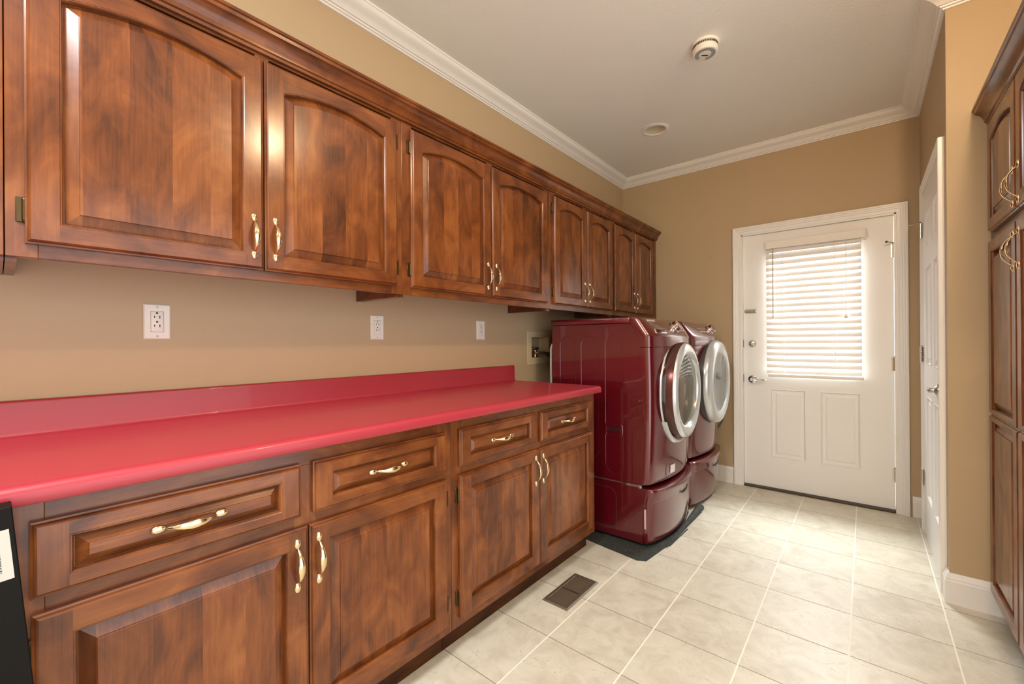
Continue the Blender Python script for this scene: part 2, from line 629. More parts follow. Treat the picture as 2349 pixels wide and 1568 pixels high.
def door_hinge(parent, fn, z, name='hinge', pin=False):
    """butt hinge knuckle standing proud of the gap; fn(a, z, out)"""
    mb = MB()
    for k in range(3):
        z0 = z - 0.045 + k * 0.0305
        mb.lathe([(0, 0), (0.0075, 0), (0.0075, 0.029), (0, 0.029)], fn(0, z0, 0.006), (0, 0, 1), 12)
    mb.lathe([(0, 0), (0.005, 0), (0.006, 0.004), (0, 0.008)], fn(0, z + 0.047, 0.006), (0, 0, 1), 10)
    c = [fn(a, zz, 0.001) for a, zz in ((-0.016, z - 0.045), (0.016, z - 0.045), (0.016, z + 0.045), (-0.016, z + 0.045))]
    mb.poly(c)
    o = mb.build(name, NICKEL, parent)
    if pin:
        mb = MB()
        mb.tube([fn(0, z + 0.052, 0.006), fn(-0.018, z + 0.054, 0.030), fn(-0.036, z + 0.056, 0.050)], 0.004, 8)
        mb.tube([fn(-0.036, z + 0.056, 0.050), fn(-0.040, z + 0.056, 0.056)], 0.008, 10)
        mb.tube([fn(0, z + 0.052, 0.006), fn(0.028, z + 0.052, 0.018)], 0.003, 8)
        mb.build('door_stop_pin', NICKEL, o)
    return o


YD = 3.862
d = MB()
GL = (1.215, 1.765, 0.925, 1.85)
fnb = lambda a, z, o: (a, YD - o, z)
slab(d, fnb, DX0 + 0.0135, DX1 - 0.0135, 0.018, DZ1 - 0.0135, 0.042, [(1.222, 1.446, 0.256, 0.786), (1.536, 1.762, 0.256, 0.786)], [GL])
door1 = d.build('door_1', DOORW, None, 25)
struct(door1, 'white exterior door with blind covered half glass and two panels', 'door')
g = MB()
g.box(GL[0] + 0.001, GL[1] - 0.001, YD + 0.018, YD + 0.022, GL[2] + 0.001, GL[3] - 0.001)
g.build('glass_pane', GLASS, door1, 0)
for z in (1.763, 0.998, 0.25):
    door_hinge(door1, lambda a, zz, o: (1.9435 + a, YD - o, zz), z, 'hinge', z > 1.5)
k = MB()
kx, kz = 1.096, 1.140
k.lathe([(0, 0.028), (0.012, 0.028), (0.021, 0.024), (0.024, 0.014), (0.026, 0.004), (0.027, 0)], (kx, YD, kz), (0, -1, 0), 28)
k.box(kx - 0.016, kx + 0.016, YD - 0.036, YD - 0.027, kz - 0.004, kz + 0.004, 0, 0.002)
k.build('deadbolt', NICKEL, door1)
k = MB()
kz = 0.856
k.lathe([(0, 0.018), (0.012, 0.018), (0.022, 0.012), (0.030, 0.008), (0.032, 0)], (kx, YD, kz), (0, -1, 0), 28)
k.lathe([(0.012, 0.015), (0.011, 0.045), (0.013, 0.058), (0.008, 0.064), (0, 0.065)], (kx, YD, kz), (0, -1, 0), 20)
pth = [(kx + t, YD - 0.052, kz + 0.004 * math.sin(t * 70 + 2.6) - 0.002) for t in [0.0, 0.015, 0.03, 0.045, 0.06, 0.075, 0.088, 0.096, 0.102]]
k.tube(pth, [0.011, 0.0105, 0.009, 0.008, 0.0072, 0.0068, 0.0066, 0.0064, 0.005], 12)
k.build('lever_handle', CHROME, door1)
k = MB()
k.box(1.046, 1.126, YD - 0.012, YD, 1.385, 1.412, 0, 0.003)
k.box(1.044, 1.052, YD - 0.018, YD - 0.011, 1.388, 1.409, 0, 0.002)
k.box(1.056, 1.122, YD - 0.018, YD - 0.011, 1.391, 1.401, 0, 0.003)
k.build('flip_latch', mat('aged_nickel', (0.36, 0.37, 0.29), 0.3, 1.0), door1)
k = MB()
for z in (1.14, 0.862):
    k.box(DX0 + JB - 0.0005, DX0 + JB + 0.0022, YD - 0.012, YD + 0.02, z - 0.03, z + 0.03)
k.build('strike_plate', ABRASS, door1, 0)

# six-panel side door on the right wall
XD = 2.062
d = MB()
fnr = lambda a, z, o: (XD - o, a, z)
a0, a1 = RY0 + 0.012, RY1 - 0.012
cols = [(a0 + 0.05, 3.03), (3.15, 3.38)]
pan = [(c0, c1, z0, z1) for c0, c1 in cols for z0, z1 in ((0.265, 0.84), (1.02, 1.57), (1.68, 1.87))]
slab(d, fnr, a0, a1, 0.012, RZ1 - 0.012, 0.04, pan)
door2 = d.build('door_2', DOORW, None, 25)
struct(door2, 'white six panel door in the side wall beside the tan corner', 'door')
for z in (1.815, 1.075, 0.335):
    door_hinge(door2, lambda a, zz, o: (XD - o - 0.004, RY1 - 0.012 - a, zz), z, 'hinge', z > 1.5)
k = MB()
hy, hz = 2.870, 0.918
k.lathe([(0, 0.018), (0.012, 0.018), (0.022, 0.012), (0.030, 0.008), (0.032, 0)], (XD, hy, hz), (-1, 0, 0), 24)
k.lathe([(0.011, 0.015), (0.010, 0.028), (0.012, 0.036), (0, 0.042)], (XD, hy, hz), (-1, 0, 0), 18)
k.tube([(XD - 0.032, hy + t, hz) for t in (0, 0.02, 0.05, 0.08, 0.10)], [0.010, 0.0095, 0.008, 0.0075, 0.006], 12)
k.build('lever_handle', NICKEL, door2)

# blind hanging on the door
bl = thing('window_blind', 'white horizontal slat blind closed over the door glass', 'blind', (1.485, 3.83, 0.885))
b = MB()
b.box(-0.283, 0.318, -0.018, -0.010, 0.985, 1.045, 0, 0.003)
b.box(-0.289, -0.281, -0.018, 0.030, 0.985, 1.045, 0, 0.002)
b.box(0.312, 0.320, -0.018, 0.030, 0.985, 1.045, 0, 0.002)
b.box(-0.283, 0.312, -0.010, 0.028, 1.005, 1.043)
b.build('headrail', VINYL, bl)
b = MB()
SW, TILT = 0.0495, math.radians(64)
for k in range(21):
    zc = 0.048 + 0.0464 * k
    rows = []
    for q in range(7):
        s_ = -0.5 + q / 6
        crown = 0.0035 * (1 - 4 * s_ * s_)
        # room-side edge low, window-side edge high
        dy, dz = math.cos(TILT), math.sin(TILT)
        yy = s_ * SW * dy - crown * dz
        zz = zc + s_ * SW * dz + crown * dy
        rows.append([(-0.285, yy, zz), (0.288, yy, zz)])
    th_ = [[(x, y + 0.0012, z - 0.0018) for x, y, z in r] for r in reversed(rows)]
    loop = rows + th_
    b.grid([[r[0] for r in loop], [r[1] for r in loop]], 0, True)
    b.poly([r[0] for r in loop])
    b.poly([r[1] for r in loop])
b.build('slats', SLAT, bl, 40)
b = MB()
b.box(-0.274, 0.298, -0.020, 0.012, -0.002, 0.022, 0, 0.004)
b.build('bottom_rail', VINYL, bl)
b = MB()
for x in (-0.175, 0.142):
    for y in (-0.0155, 0.0145):
        b.tube([(x, y, 0.02), (x, y, 0.99)], 0.0011, 6)
    for k in range(21):
        b.tube([(x, -0.0155, 0.030 + 0.0464 * k), (x, 0.0145, 0.042 + 0.0464 * k)], 0.0009, 5)
b.build('ladder_cords', VINYL, bl)
b = MB()
b.tube([(-0.238, -0.022, 0.98), (-0.238, -0.024, 0.45)], 0.0035, 8)
b.tube([(-0.238, -0.012, 0.99), (-0.238, -0.022, 0.978)], 0.002, 6)
b.build('tilt_wand', mat('grey_wand', (0.45, 0.43, 0.40), 0.25), bl)
b = MB()
b.tube([(0.205, -0.014, 0.99), (0.205, -0.024, 0.96), (0.205, -0.026, 0.46)], 0.0013, 6)
b.lathe([(0.002, 0.03), (0.009, 0.018), (0.012, 0.004), (0.010, -0.004), (0, -0.005)], (0.203, -0.026, 0.435), (0, 0, 1), 14)
b.build('pull_cord', VINYL, bl)


# ------------------------------------------------------------------ cabinetry
def arc_outline(l, r, b, sp, crest, i, n=16):
    """closed outline inset by i; arched top when crest > sp"""
    L, Rr, B = l + i, r - i, b + i
    if crest <= sp + 1e-6:
        return [(L, B), (Rr, B), (Rr, sp - i), (L, sp - i)]
    hw, hh = (r - l) / 2, crest - sp
    rad = (hw * hw + hh * hh) / (2 * hh)
    cz, cy, rr = crest - rad, (l + r) / 2, rad - i
    out = [(L, B), (Rr, B)]
    a = math.asin(min(1, (Rr - cy) / rr))
    for k in range(n + 1):
        t = a - 2 * a * k / n
        out.append((cy + rr * math.sin(t), cz + rr * math.cos(t)))
    return out


def cab_door(w, h, st, rb, rt, crest=0.0, t=0.020):
    """frame and raised panel of a cabinet front; local y 0..w, z 0..h, x 0 (back) .. t.  crest = rise of the arch"""
    m = MB()
    e = 0.009
    rect = lambda i, x: [(x, i, i), (x, w - i, i), (x, w - i, h - i), (x, i, h - i)]
    m.grid([rect(0, 0), rect(0, t - 0.0085), rect(0.0035, t - 0.0075), rect(0.006, t - 0.003), rect(e, t)], 0, True, lambda a, b_: 1 if b_ in (0, 2) else 0)
    m.poly(list(reversed(rect(0, 0))))
    l, r, b, sp = st, w - st, rb, h - rt
    P = lambda y, z, x=t: (x, y, z)
    m.poly([P(e, e), P(l, e), P(l, b), P(l, sp), P(l, h - e), P(e, h - e)], 0)
    m.poly([P(r, e), P(w - e, e), P(w - e, h - e), P(r, h - e), P(r, sp), P(r, b)], 0)
    m.poly([P(l, e), P(r, e), P(r, b), P(l, b)], 1)
    cr = sp + crest
    out = arc_outline(l, r, b, sp, cr, 0)
    top = out[2:]
    m.poly([P(r, h - e), P(l, h - e)] + [P(y, z) for y, z in reversed(top)], 1)
    rows = [[P(y, z, x) for y, z in arc_outline(l, r, b, sp, cr, i)] for i, x in
            ((0, t), (0.0015, t - 0.0012), (0.0032, t - 0.0012), (0.0055, t - 0.004), (0.0065, t - 0.0075), (0.0066, 0.004))]
    nn = len(rows[0])
    m.grid(rows, 0, True, lambda a, b_: 0 if b_ in (1, nn - 1) else 1)
    p = MB()
    k = min(1.0, (r - l) / 0.2, (sp - b) / 0.10)
    rows = [[P(y, z, x) for y, z in arc_outline(l, r, b, sp, cr, i)] for i, x in
            ((0.003, 0.0045), (0.0085, 0.0045), (0.020 if k >= 1 else 0.016, 0.0090), (0.033 if k >= 1 else 0.026, 0.0148),
             (0.0338 if k >= 1 else 0.0268, 0.0176), (0.035 if k >= 1 else 0.028, 0.0180))]
    nn = len(rows[0])
    p.grid(rows, 0, True)
    p.poly(rows[-1])
    return m, p


def make_pull_mesh():
    """bowed pull with oval feet; local z along, x out"""
    m = MB()
    for s in (-1, 1):
        rows = []
        for j in range(7):
            ph = PI / 2 * j / 6
            rr = math.cos(ph)
            rows.append([(0.0055 * math.sin(ph), 0.0088 * rr * math.cos(2 * PI * q / 20), s * 0.058 + 0.0135 * rr * math.sin(2 * PI * q / 20)) for q in range(20)])
        m.grid(rows, 0, True)
    rows = []
    N = 24
    for j in range(N + 1):
        u = -1 + 2 * j / N
        z = 0.049 * u
        bow = 0.0035 + 0.0235 * (1 - abs(u) ** 2.4)
        wv = 0.0024 + 0.0062 * (math.cos(u * PI / 2) ** 1.5)
        th = 0.0022 + 0.0010 * math.cos(u * PI / 2)
        rows.append([(bow + th * math.cos(2 * PI * q / 14), wv * math.sin(2 * PI * q / 14), z) for q in range(14)])
    m.grid(rows, 0, True)
    m.poly(rows[0])
    m.poly(rows[-1])
    o = m.build('pull', BRASS, None, 50)
    me = o.data
    bpy.data.objects.remove(o)
    return me


PULL = make_pull_mesh()


def make_hinge_mesh():
    m = MB()
    m.box(0, 0.0025, -0.012, 0.002, -0.028, 0.028, 0, 0.001)
    m.lathe([(0, 0), (0.0042, 0), (0.0042, 0.046), (0, 0.046)], (0.004, 0.001, -0.023), (0, 0, 1), 10)
    m.lathe([(0, -0.007), (0.0028, -0.005), (0.0042, 0)], (0.004, 0.001, -0.023), (0, 0, 1), 10)
    m.lathe([(0.0042, 0), (0.0028, 0.005), (0, 0.007)], (0.004, 0.001, 0.023), (0, 0, 1), 10)
    o = m.build('hinge', ABRASS, None, 40)
    me = o.data
    bpy.data.objects.remove(o)
    return me


HINGE = make_hinge_mesh()


def inst(name, me, parent, loc, rot=(0, 0, 0), scale=None):
    o = bpy.data.objects.new(name, me)
    C.objects.link(o)
    o.parent = parent
    o.location = loc
    o.rotation_euler = rot
    if scale:
        o.scale = scale
    return o


def add_front(root, name, x, y0, y1, z0, z1, st, rb, rt, crest=0.0, pull=None, hinge=None, mv=None):
    """door or drawer front with panel, pull and hinges as sub-parts"""
    w, h = y1 - y0, z1 - z0
    m, p = cab_door(w, h, st, rb, rt, crest)
    horiz = name == 'drawer'
    o = m.build(name, [WV, WH], root, 12, (x, y0, z0))
    p.build('raised_panel', WH if horiz else WP, o, 10)
    if pull:
        py, pz, rot = pull
        inst('pull', PULL, o, (0.020, py - y0, pz - z0), (rot, 0, 0))
    if hinge:
        for hz in (0.075, h - 0.075):
            if hinge < 0:
                inst('hinge', HINGE, o, (0.002, -0.0015, hz))
            else:
                inst('hinge', HINGE, o, (0.002, w + 0.0015, hz), (PI, 0, 0))
    return o


def frame_bits(w, z0, z1, x0, x1, mids=(), rails=(), st=0.036, rb=0.034, rt=0.04):
    m = MB()
    bv = 0.0008
    m.box(x0, x1, 0.0004, st, z0, z1, 0, bv)
    m.box(x0, x1, w - st, w - 0.0004, z0, z1, 0, bv)
    for a, b in mids:
        m.box(x0, x1, a, b, z0 + rb, z1 - rt, 0, bv)
    m.box(x0, x1 - 0.0003, st, w - st, z0, z0 + rb, 1, bv)
    m.box(x0, x1 - 0.0003, st, w - st, z1 - rt, z1, 1, bv)
    for a, b in rails:
        m.box(x0, x1 - 0.0003, st, w - st, a, b, 1, bv)
    return m


def upper_cabinet(y0, y1, doors, label):
    w = y1 - y0
    root = thing('wall_cabinet', label, 'cabinet', (0, y0, 1.362), 0, 'arched door wall cabinets')
    HH = 0.748
    m = MB()
    m.box(0.002, 0.302, 0.0005, 0.018, -0.010, HH)
    m.box(0.002, 0.302, w - 0.018, w - 0.0005, -0.010, HH)
    m.box(0.002, 0.302, 0.018, w - 0.018, 0.058, 0.074)
    m.box(0.002, 0.302, 0.018, w - 0.018, HH - 0.018, HH)
    m.box(0.002, 0.010, 0.018, w - 0.018, 0.074, HH - 0.018)
    m.build('carcass', WV, root, 0)
    mid = (doors[0][1] + doors[1][0]) / 2 - y0
    frame_bits(w, 0, HH, 0.302, 0.322, [(mid - 0.02, mid + 0.02)], st=0.050).build('face_frame', [WV, WH], root, 0)
    for i, (a, b) in enumerate(doors):
        py = b - 0.029 if i == 0 else a + 0.029
        add_front(root, 'door', 0.3225, a - y0, b - y0, 0.031, 0.693, 0.054, 0.047, 0.080, 0.034,
                  (py - y0, 0.132, 0), -1 if i == 0 else 1)
    return root


upper_cabinet(-1.045, 0.0125, [(-1.005, -0.520), (-0.515, -0.030)], 'arched door wall cabinet cut off by the left picture edge')
upper_cabinet(0.0135, 1.0685, [(0.043, 0.539), (0.543, 1.036)], 'widest arched door wall cabinet, nearest, above the first outlet')
upper_cabinet(1.0695, 2.1415, [(1.107, 1.601), (1.606, 2.098)], 'arched door wall cabinet above the end of the red counter')
upper_cabinet(2.1425, 2.968, [(2.168, 2.560), (2.566, 2.943)], 'narrow arched door wall cabinet above the washing machine')
upper_cabinet(2.969, 3.846, [(2.985, 3.356), (3.362, 3.742)], 'narrow arched door wall cabinet in the corner above the dryer')

m = MB()   # crown along the top of the wall cabinets
cp = [(0.3235, 2.078), (0.332, 2.078), (0.334, 2.086), (0.339, 2.089), (0.341, 2.100), (0.345, 2.112), (0.352, 2.122), (0.362, 2.129),
      (0.366, 2.131), (0.368, 2.140), (0.373, 2.143), (0.373, 2.152), (0.3235, 2.152)]
m.prism(cp, lambda u, v, t: (u, t, v), -1.045, 3.848)
tag(m.build('crown_moulding', WH, None, 25), 'stained wood crown moulding along the top of the wall cabinets', 'moulding')


def base_cabinet(y0, y1, fronts, label, hinge_mid=True):
    w = y1 - y0
    root = thing('base_cabinet', label, 'cabinet', (0, y0, 0), 0, 'base cabinets under the red counter')
    m = MB()
    m.box(0.002, 0.590, 0.0005, 0.018, 0.0, 0.874)
    m.box(0.002, 0.590, w - 0.018, w - 0.0005, 0.0, 0.874)
    m.box(0.002, 0.590, 0.018, w - 0.018, 0.097, 0.113)
    m.box(0.002, 0.010, 0.018, w - 0.018, 0.113, 0.874)
    # toe notch: sides stop at the kick board below 0.097
    m2 = MB()
    for a, b in ((0.0005, 0.018), (w - 0.018, w - 0.0005)):
        m2.box(0.002, 0.590, a, b, 0.097, 0.874)
        m2.box(0.002, 0.540, a, b, 0.0, 0.097)
    m2.box(0.002, 0.590, 0.018, w - 0.018, 0.097, 0.113)
    m2.box(0.002, 0.010, 0.018, w - 0.018, 0.113, 0.874)
    m2.build('carcass', WV, root, 0)
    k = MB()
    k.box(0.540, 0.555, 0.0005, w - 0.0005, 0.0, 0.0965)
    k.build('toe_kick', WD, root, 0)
    mid = (fronts[0][1] + fronts[1][0]) / 2 - y0
    frame_bits(w, 0.097, 0.875, 0.590, 0.610, [(mid - 0.03, mid + 0.03)], [(0.655, 0.705)], 0.060, 0.045, 0.045).build('face_frame', [WV, WH], root, 0)
    for i, (a, b, c, d_) in enumerate(fronts):
        add_front(root, 'drawer', 0.6105, a - y0, b - y0, 0.698, 0.838, 0.050, 0.029, 0.034, 0, ((a + b) / 2 - y0 - 0.002, 0.768, PI / 2))
        py = d_ - 0.031 if i == 0 else c + 0.023
        add_front(root, 'door', 0.6105, c - y0, d_ - y0, 0.134, 0.668, 0.052, 0.050, 0.048, 0, (py - y0, 0.573, 0), -1 if i == 0 else 1)
    return root


base_cabinet(-1.075, -0.004, [(-1.035, -0.555, -1.035, -0.540), (-0.520, -0.040, -0.536, -0.038)], 'stained base cabinet mostly hidden behind the leaning black box')
base_cabinet(-0.003, 1.0695, [(0.038, 0.521), (0.554, 1.034)] and [(0.038, 0.521, 0.040, 0.539), (0.554, 1.034, 0.543, 1.038)],
             'stained base cabinet next to the leaning black box')
base_cabinet(1.0705, 2.148, [(1.102, 1.585, 1.102, 1.604), (1.616, 2.096, 1.608, 2.100)], 'stained base cabinet next to the red washing machine')

m = MB()   # counter with bullnose front, coved backsplash
cp = [(0.0015, 0.8765), (0.612, 0.8765), (0.640, 0.8765), (0.6465, 0.8785), (0.649, 0.883), (0.649, 0.893)]
for k in range(7):
    a = PI / 2 * k / 6
    cp.append((0.631 + 0.018 * math.cos(a), 0.896 + 0.018 * math.sin(a)))
for k in range(5):
    a = -PI / 2 - PI / 2 * k / 4
    cp.append((0.033 + 0.012 * math.cos(a), 0.926 + 0.012 * math.sin(a)))
for k in range(5):
    a = PI / 2 * k / 4
    cp.append((0.013 + 0.008 * math.cos(a), 1.004 + 0.008 * math.sin(a)))
cp.append((0.0015, 1.012))
m.prism(cp, lambda u, v, t: (u, t, v), -1.075, 2.166)
tag(m.build('countertop', RED, None, 35), 'red laminate countertop with coved backsplash on the base cabinets', 'countertop')

# tall cabinet beside the wall corner, seen edge on; its front faces the counter
TX, TW = 2.205, 0.93
root = thing('tall_cabinet', 'tall stained pantry cabinet facing the counter beside the tan corner', 'cabinet', (XF - 0.002, YC - 0.002, 0), PI)
DP = XF - 0.002 - TX      # local depth of the face
m = MB()
for a, b in ((0.001, 0.018), (TW - 0.018, TW)):
    m.box(0.002, DP - 0.02, a, b, 0.10, 2.10)
    m.box(0.002, DP - 0.08, a, b, 0.0, 0.10)
m.box(0.002, DP - 0.02, 0.018, TW - 0.018, 0.10, 0.116)
m.box(0.002, DP - 0.02, 0.018, TW - 0.018, 2.084, 2.10)
m.box(0.002, 0.01, 0.018, TW - 0.018, 0.116, 2.084)
m.build('carcass', WV, root, 0)
m = MB()
m.box(DP - 0.08, DP - 0.065, 0.001, TW, 0, 0.0995)
m.build('toe_kick', WD, root, 0)
frame_bits(TW, 0.10, 2.10, DP - 0.02, DP, [(0.475, 0.515)], [(1.56, 1.61)], 0.05, 0.04, 0.05).build('face_frame', [WV, WH], root, 0)
for i, (a, b) in enumerate([(0.062, 0.490), (0.494, 0.915)]):
    add_front(root, 'door', DP + 0.0005, a, b, 1.603, 2.052, 0.054, 0.047, 0.080, 0.034, (b - 0.033 if i == 0 else a + 0.033, 1.685, 0), -1 if i == 0 else 1)
    # tall lower door of two panels
    w, z0, z1, zm = b - a, 0.118, 1.568, 0.853
    mm, pp = MB(), MB()
    for q0, q1, rb, rt in ((z0, zm, 0.050, 0.022), (zm, z1, 0.022, 0.048)):
        m_, p_ = cab_door(w, q1 - q0, 0.054, rb, rt)
        for src, dst in ((m_, mm), (p_, pp)):
            off = len(dst.v)
            dst.v += [(x, y, z + q0 - z0) for x, y, z in src.v]
            dst.f += [tuple(i_ + off for i_ in fc) for fc in src.f]
            dst.m += src.m
    o = mm.build('door', [WV, WH], root, 12, (DP + 0.0005, a, z0))
    pp.build('raised_panel', WP, o, 10)
    inst('pull', PULL, o, (0.020, (b - 0.033 if i == 0 else a + 0.033) - a, 1.465 - z0))
    for hz in (0.09, 1.36):
        inst('hinge', HINGE, o, (0.002, -0.0015 if i == 0 else w + 0.0015, hz), (0, 0, 0) if i == 0 else (PI, 0, 0))
m = MB()
cpl = [(DP + 0.0005, 2.070), (DP + 0.010, 2.070), (DP + 0.012, 2.080), (DP + 0.018, 2.084), (DP + 0.020, 2.096), (DP + 0.026, 2.108), (DP + 0.034, 2.117),
       (DP + 0.044, 2.124), (DP + 0.047, 2.126), (DP + 0.049, 2.136), (DP + 0.054, 2.139), (DP + 0.054, 2.150), (DP + 0.0005, 2.150)]
m.prism(cpl, lambda u, v, t: (u, t, v), 0.0015, TW + 0.03)
m.build('crown', WH, root, 25)


# ------------------------------------------------------------------ laundry machines
def machine(name, label, y0, washer=True):
    Wd = 0.688
    root = thing(name, label, 'washing machine' if washer else 'dryer', (0.20, y0, 0.0), 0, None)
    # local coordinates: x from the back (0), y across, z up
    DX = -0.20
    yc = Wd / 2

    def F(name_, mb, m_, parent=root, sm=30):
        mb.v = [(x + DX, y, z) for x, y, z in mb.v]
        return mb.build(name_, m_, parent, sm)

    # cabinet shell with chamfered front top
    shell = MB()
    pr = [(0.215, 0.350), (0.812, 0.350), (0.812, 1.170), (0.752, 1.266), (0.215, 1.266)]
    inset = 0.004
    shell.prism(pr, lambda u, v, t: (u, t, v), 0.001, Wd - 0.001)
    so = F('cabinet_shell', shell, ENAM, root, 20)
    # embossed arches of the side, raised beads
    for side in (0.001, Wd - 0.001):
        em = MB()
        for a0, a1, zb in ((0.276, 0.389, 0.50), (0.430, 0.548, 0.45), (0.594, 0.706, 0.385)):
            r = (a1 - a0) / 2
            pth = [(a0, side, zb + r)]
            pth += [(a0, side, zb + r + (1.198 - 2 * r - zb) * k / 6) for k in range(1, 7)]
            pth += [((a0 + a1) / 2 - r * math.cos(PI * k / 12), side, 1.198 - r + r * math.sin(PI * k / 12)) for k in range(1, 12)]
            pth += [(a1, side, 1.198 - r - (1.198 - 2 * r - zb) * k / 6) for k in range(0, 7)]
            pth += [((a0 + a1) / 2 + r * math.cos(PI * k / 12), side, zb + r - r * math.sin(PI * k / 12)) for k in range(1, 13)]
            em.tube(pth, 0.0016, 6)
        F('side_embossing', em, ENAM, so, 40)
    for side, sg in ((0.0, -1), (Wd, 1)):
        hd = MB()
        def rr(i, d):
            out = []
            for cx_, cz_, q in ((0.706 - 0.012, 0.678 - 0.010, 0), (0.592 + 0.012, 0.678 - 0.010, 1), (0.592 + 0.022, 0.607 + 0.022, 2), (0.706 - 0.022, 0.607 + 0.022, 3)):
                rad = (0.010, 0.010, 0.022, 0.022)[q] - i
                for k in range(5):
                    a = PI / 2 * q + PI / 2 * k / 4
                    out.append((cx_ + max(rad, 0.001) * math.cos(a), side + sg * d, cz_ + max(rad, 0.001) * math.sin(a)))
            return out
        hd.grid([rr(0, -0.001), rr(0, 0.003), rr(0.003, 0.005), rr(0.008, 0.004), rr(0.009, 0.0015)], 0, True)
        hd.poly(rr(0.009, 0.0015))
        hd.box(0.612, 0.686, side + sg * 0.001, side + sg * 0.0045, 0.642, 0.654, 1, 0.001)
        F('side_grip', hd, [ENAM, BLACK], so, 30)
    # lid slab
    lid = MB()
    lid.box(0.203, 0.750, 0.0, Wd, 1.268, 1.303, 0, 0.006, 2)
    F('top_lid', lid, ENAM)

    # bowed front
    def bowrow(Xe, z, bow, xb, n=22):
        pts = [(xb, 0.0, z), (Xe - 0.030, 0.0, z), (Xe - 0.016, 0.0020, z), (Xe - 0.006, 0.0065, z), (Xe + 0.001, 0.014, z)]
        for k in range(1, n):
            t = 0.014 + (Wd - 0.028) * k / n
            s_ = (t - yc) / yc
            pts.append((Xe + 0.001 + bow * (1 - s_ * s_), t, z))
        pts += [(Xe + 0.001, Wd - 0.014, z), (Xe - 0.006, Wd - 0.0065, z), (Xe - 0.016, Wd - 0.002, z), (Xe - 0.030, Wd, z), (xb, Wd, z)]
        return pts

    def bowx(Xe, bow, y):
        return Xe + 0.001 + bow * (1 - ((y - yc) / yc) ** 2)

    fp = MB()
    rows = [bowrow(0.836, 0.352, 0.045, 0.8125), bowrow(0.850, 0.357, 0.052, 0.8125)]
    for k in range(9):
        z = 0.40 + (1.128 - 0.40) * k / 8
        rows.append(bowrow(0.858 + 0.014 * math.sin(PI * (z - 0.35) / 1.0), z, 0.055, 0.8125))
    fp.grid(rows)
    fp.poly(list(reversed(rows[0])))
    fp.poly(rows[-1])
    front = F('front_panel', fp, ENAM, root, 35)
    cp_ = MB()
    rows = []
    for Xe, z, bow in ((0.869, 1.131, 0.055), (0.868, 1.165, 0.054), (0.868, 1.188, 0.054), (0.866, 1.197, 0.052), (0.860, 1.206, 0.049), (0.845, 1.228, 0.042), (0.825, 1.258, 0.032), (0.810, 1.281, 0.022), (0.802, 1.293, 0.014), (0.794, 1.300, 0.006), (0.780, 1.3035, 0.0)):
        xb = 0.8125 if z < 1.172 else max(0.752, 0.8125 - (z - 1.172) * 0.625)
        rows.append(bowrow(max(Xe, 0.784), z, bow, min(xb, max(Xe, 0.784) - 0.031)))
    cp_.grid(rows)
    cp_.poly(list(reversed(rows[0])))
    cp_.poly(rows[-1])
    con = F('control_panel', cp_, ENAM, root, 35)
    nrm = Vector((0.83, 0, 0.557))
    up = Vector((-0.557, 0, 0.83))

    def onc(y, h):
        """point on the sloped console face, h up the slope from its lower rim"""
        Xe, bow, z = 0.860 - 0.557 * h, 0.049 - 0.26 * h, 1.206 + 0.83 * h
        return Vector((bowx(Xe, bow, y), y, z))

    def stick(mb, y, h, hw, hh, th, mi=0, up_off=0.0):
        c = onc(y, h)
        bm = bmesh.new()
        bmesh.ops.create_cube(bm, size=1.0)
        for v in bm.verts:
            v.co = Vector((v.co.x * th, v.co.y * 2 * hw, v.co.z * 2 * hh))
        bmesh.ops.bevel(bm, geom=bm.edges[:], offset=min(hh, th) * 0.35, segments=2, affect='EDGES', profile=0.5)
        slope = -2 * (0.045) * (y - yc) / yc / yc
        ty = Vector((slope, 1, 0)).normalized()
        n2 = ty.cross(up).normalized()
        u2 = n2.cross(ty)
        M = Matrix((n2, ty, u2)).transposed().to_4x4()
        M.translation = c + n2 * up_off
        mb.add(bm, mi, M)

    ky = 0.40 if washer else 0.50
    kb = MB()
    kc = onc(ky, 0.050)
    kb.lathe([(0.042, -0.004), (0.042, 0.004), (0.036, 0.007), (0.035, 0.012)], kc, nrm, 32, 0)
    kb.lathe([(0.034, 0.008), (0.033, 0.030), (0.030, 0.034), (0, 0.035)], kc, nrm, 32, 1)
    F('dial_knob', kb, [CHROME, mat('knob_metal', (0.62, 0.45, 0.45), 0.2, 1.0)], con, 30)
    bt = MB()
    for k in range(6):
        stick(bt, 0.50 + 0.024 * k if washer else 0.20 + 0.03 * k, 0.030, 0.008, 0.004, 0.004, 0)
        stick(bt, 0.50 + 0.024 * k if washer else 0.20 + 0.03 * k, 0.055, 0.008, 0.003, 0.003, 0)
    F('button', bt, mat('pink_button', (0.55, 0.38, 0.40), 0.3), con, 30)
    ds = MB()
    if washer:
        stick(ds, 0.135, 0.018, 0.058, 0.016, 0.006, 0, 0.0)
        stick(ds, 0.135, 0.018, 0.050, 0.011, 0.007, 1, 0.0008)
        F('detergent_recess', ds, [CHROME, mat('dark_recess', (0.05, 0.004, 0.006), 0.3)], con, 30)
        tx = bpy.data.curves.new('brand_lettering', 'FONT')
        tx.body = 'SAMSUNG'
        tx.size = 0.020
        tx.extrude = 0.0003
        tx.materials.append(mat('white_lettering', (0.8, 0.76, 0.74), 0.4))
        t0 = bpy.data.objects.new('brand_lettering_curve', tx)
        C.objects.link(t0)
        dg = bpy.context.evaluated_depsgraph_get()
        tme = bpy.data.meshes.new_from_object(t0.evaluated_get(dg))
        bpy.data.objects.remove(t0)
        to = bpy.data.objects.new('brand_lettering', tme)
        C.objects.link(to)
        to.parent = con
        p = onc(0.07, 0.085)
        ty = Vector((0.16, 1, 0)).normalized()
        n2 = ty.cross(up).normalized()
        u2 = n2.cross(ty)
        M = Matrix((ty, u2, n2)).transposed().to_4x4()
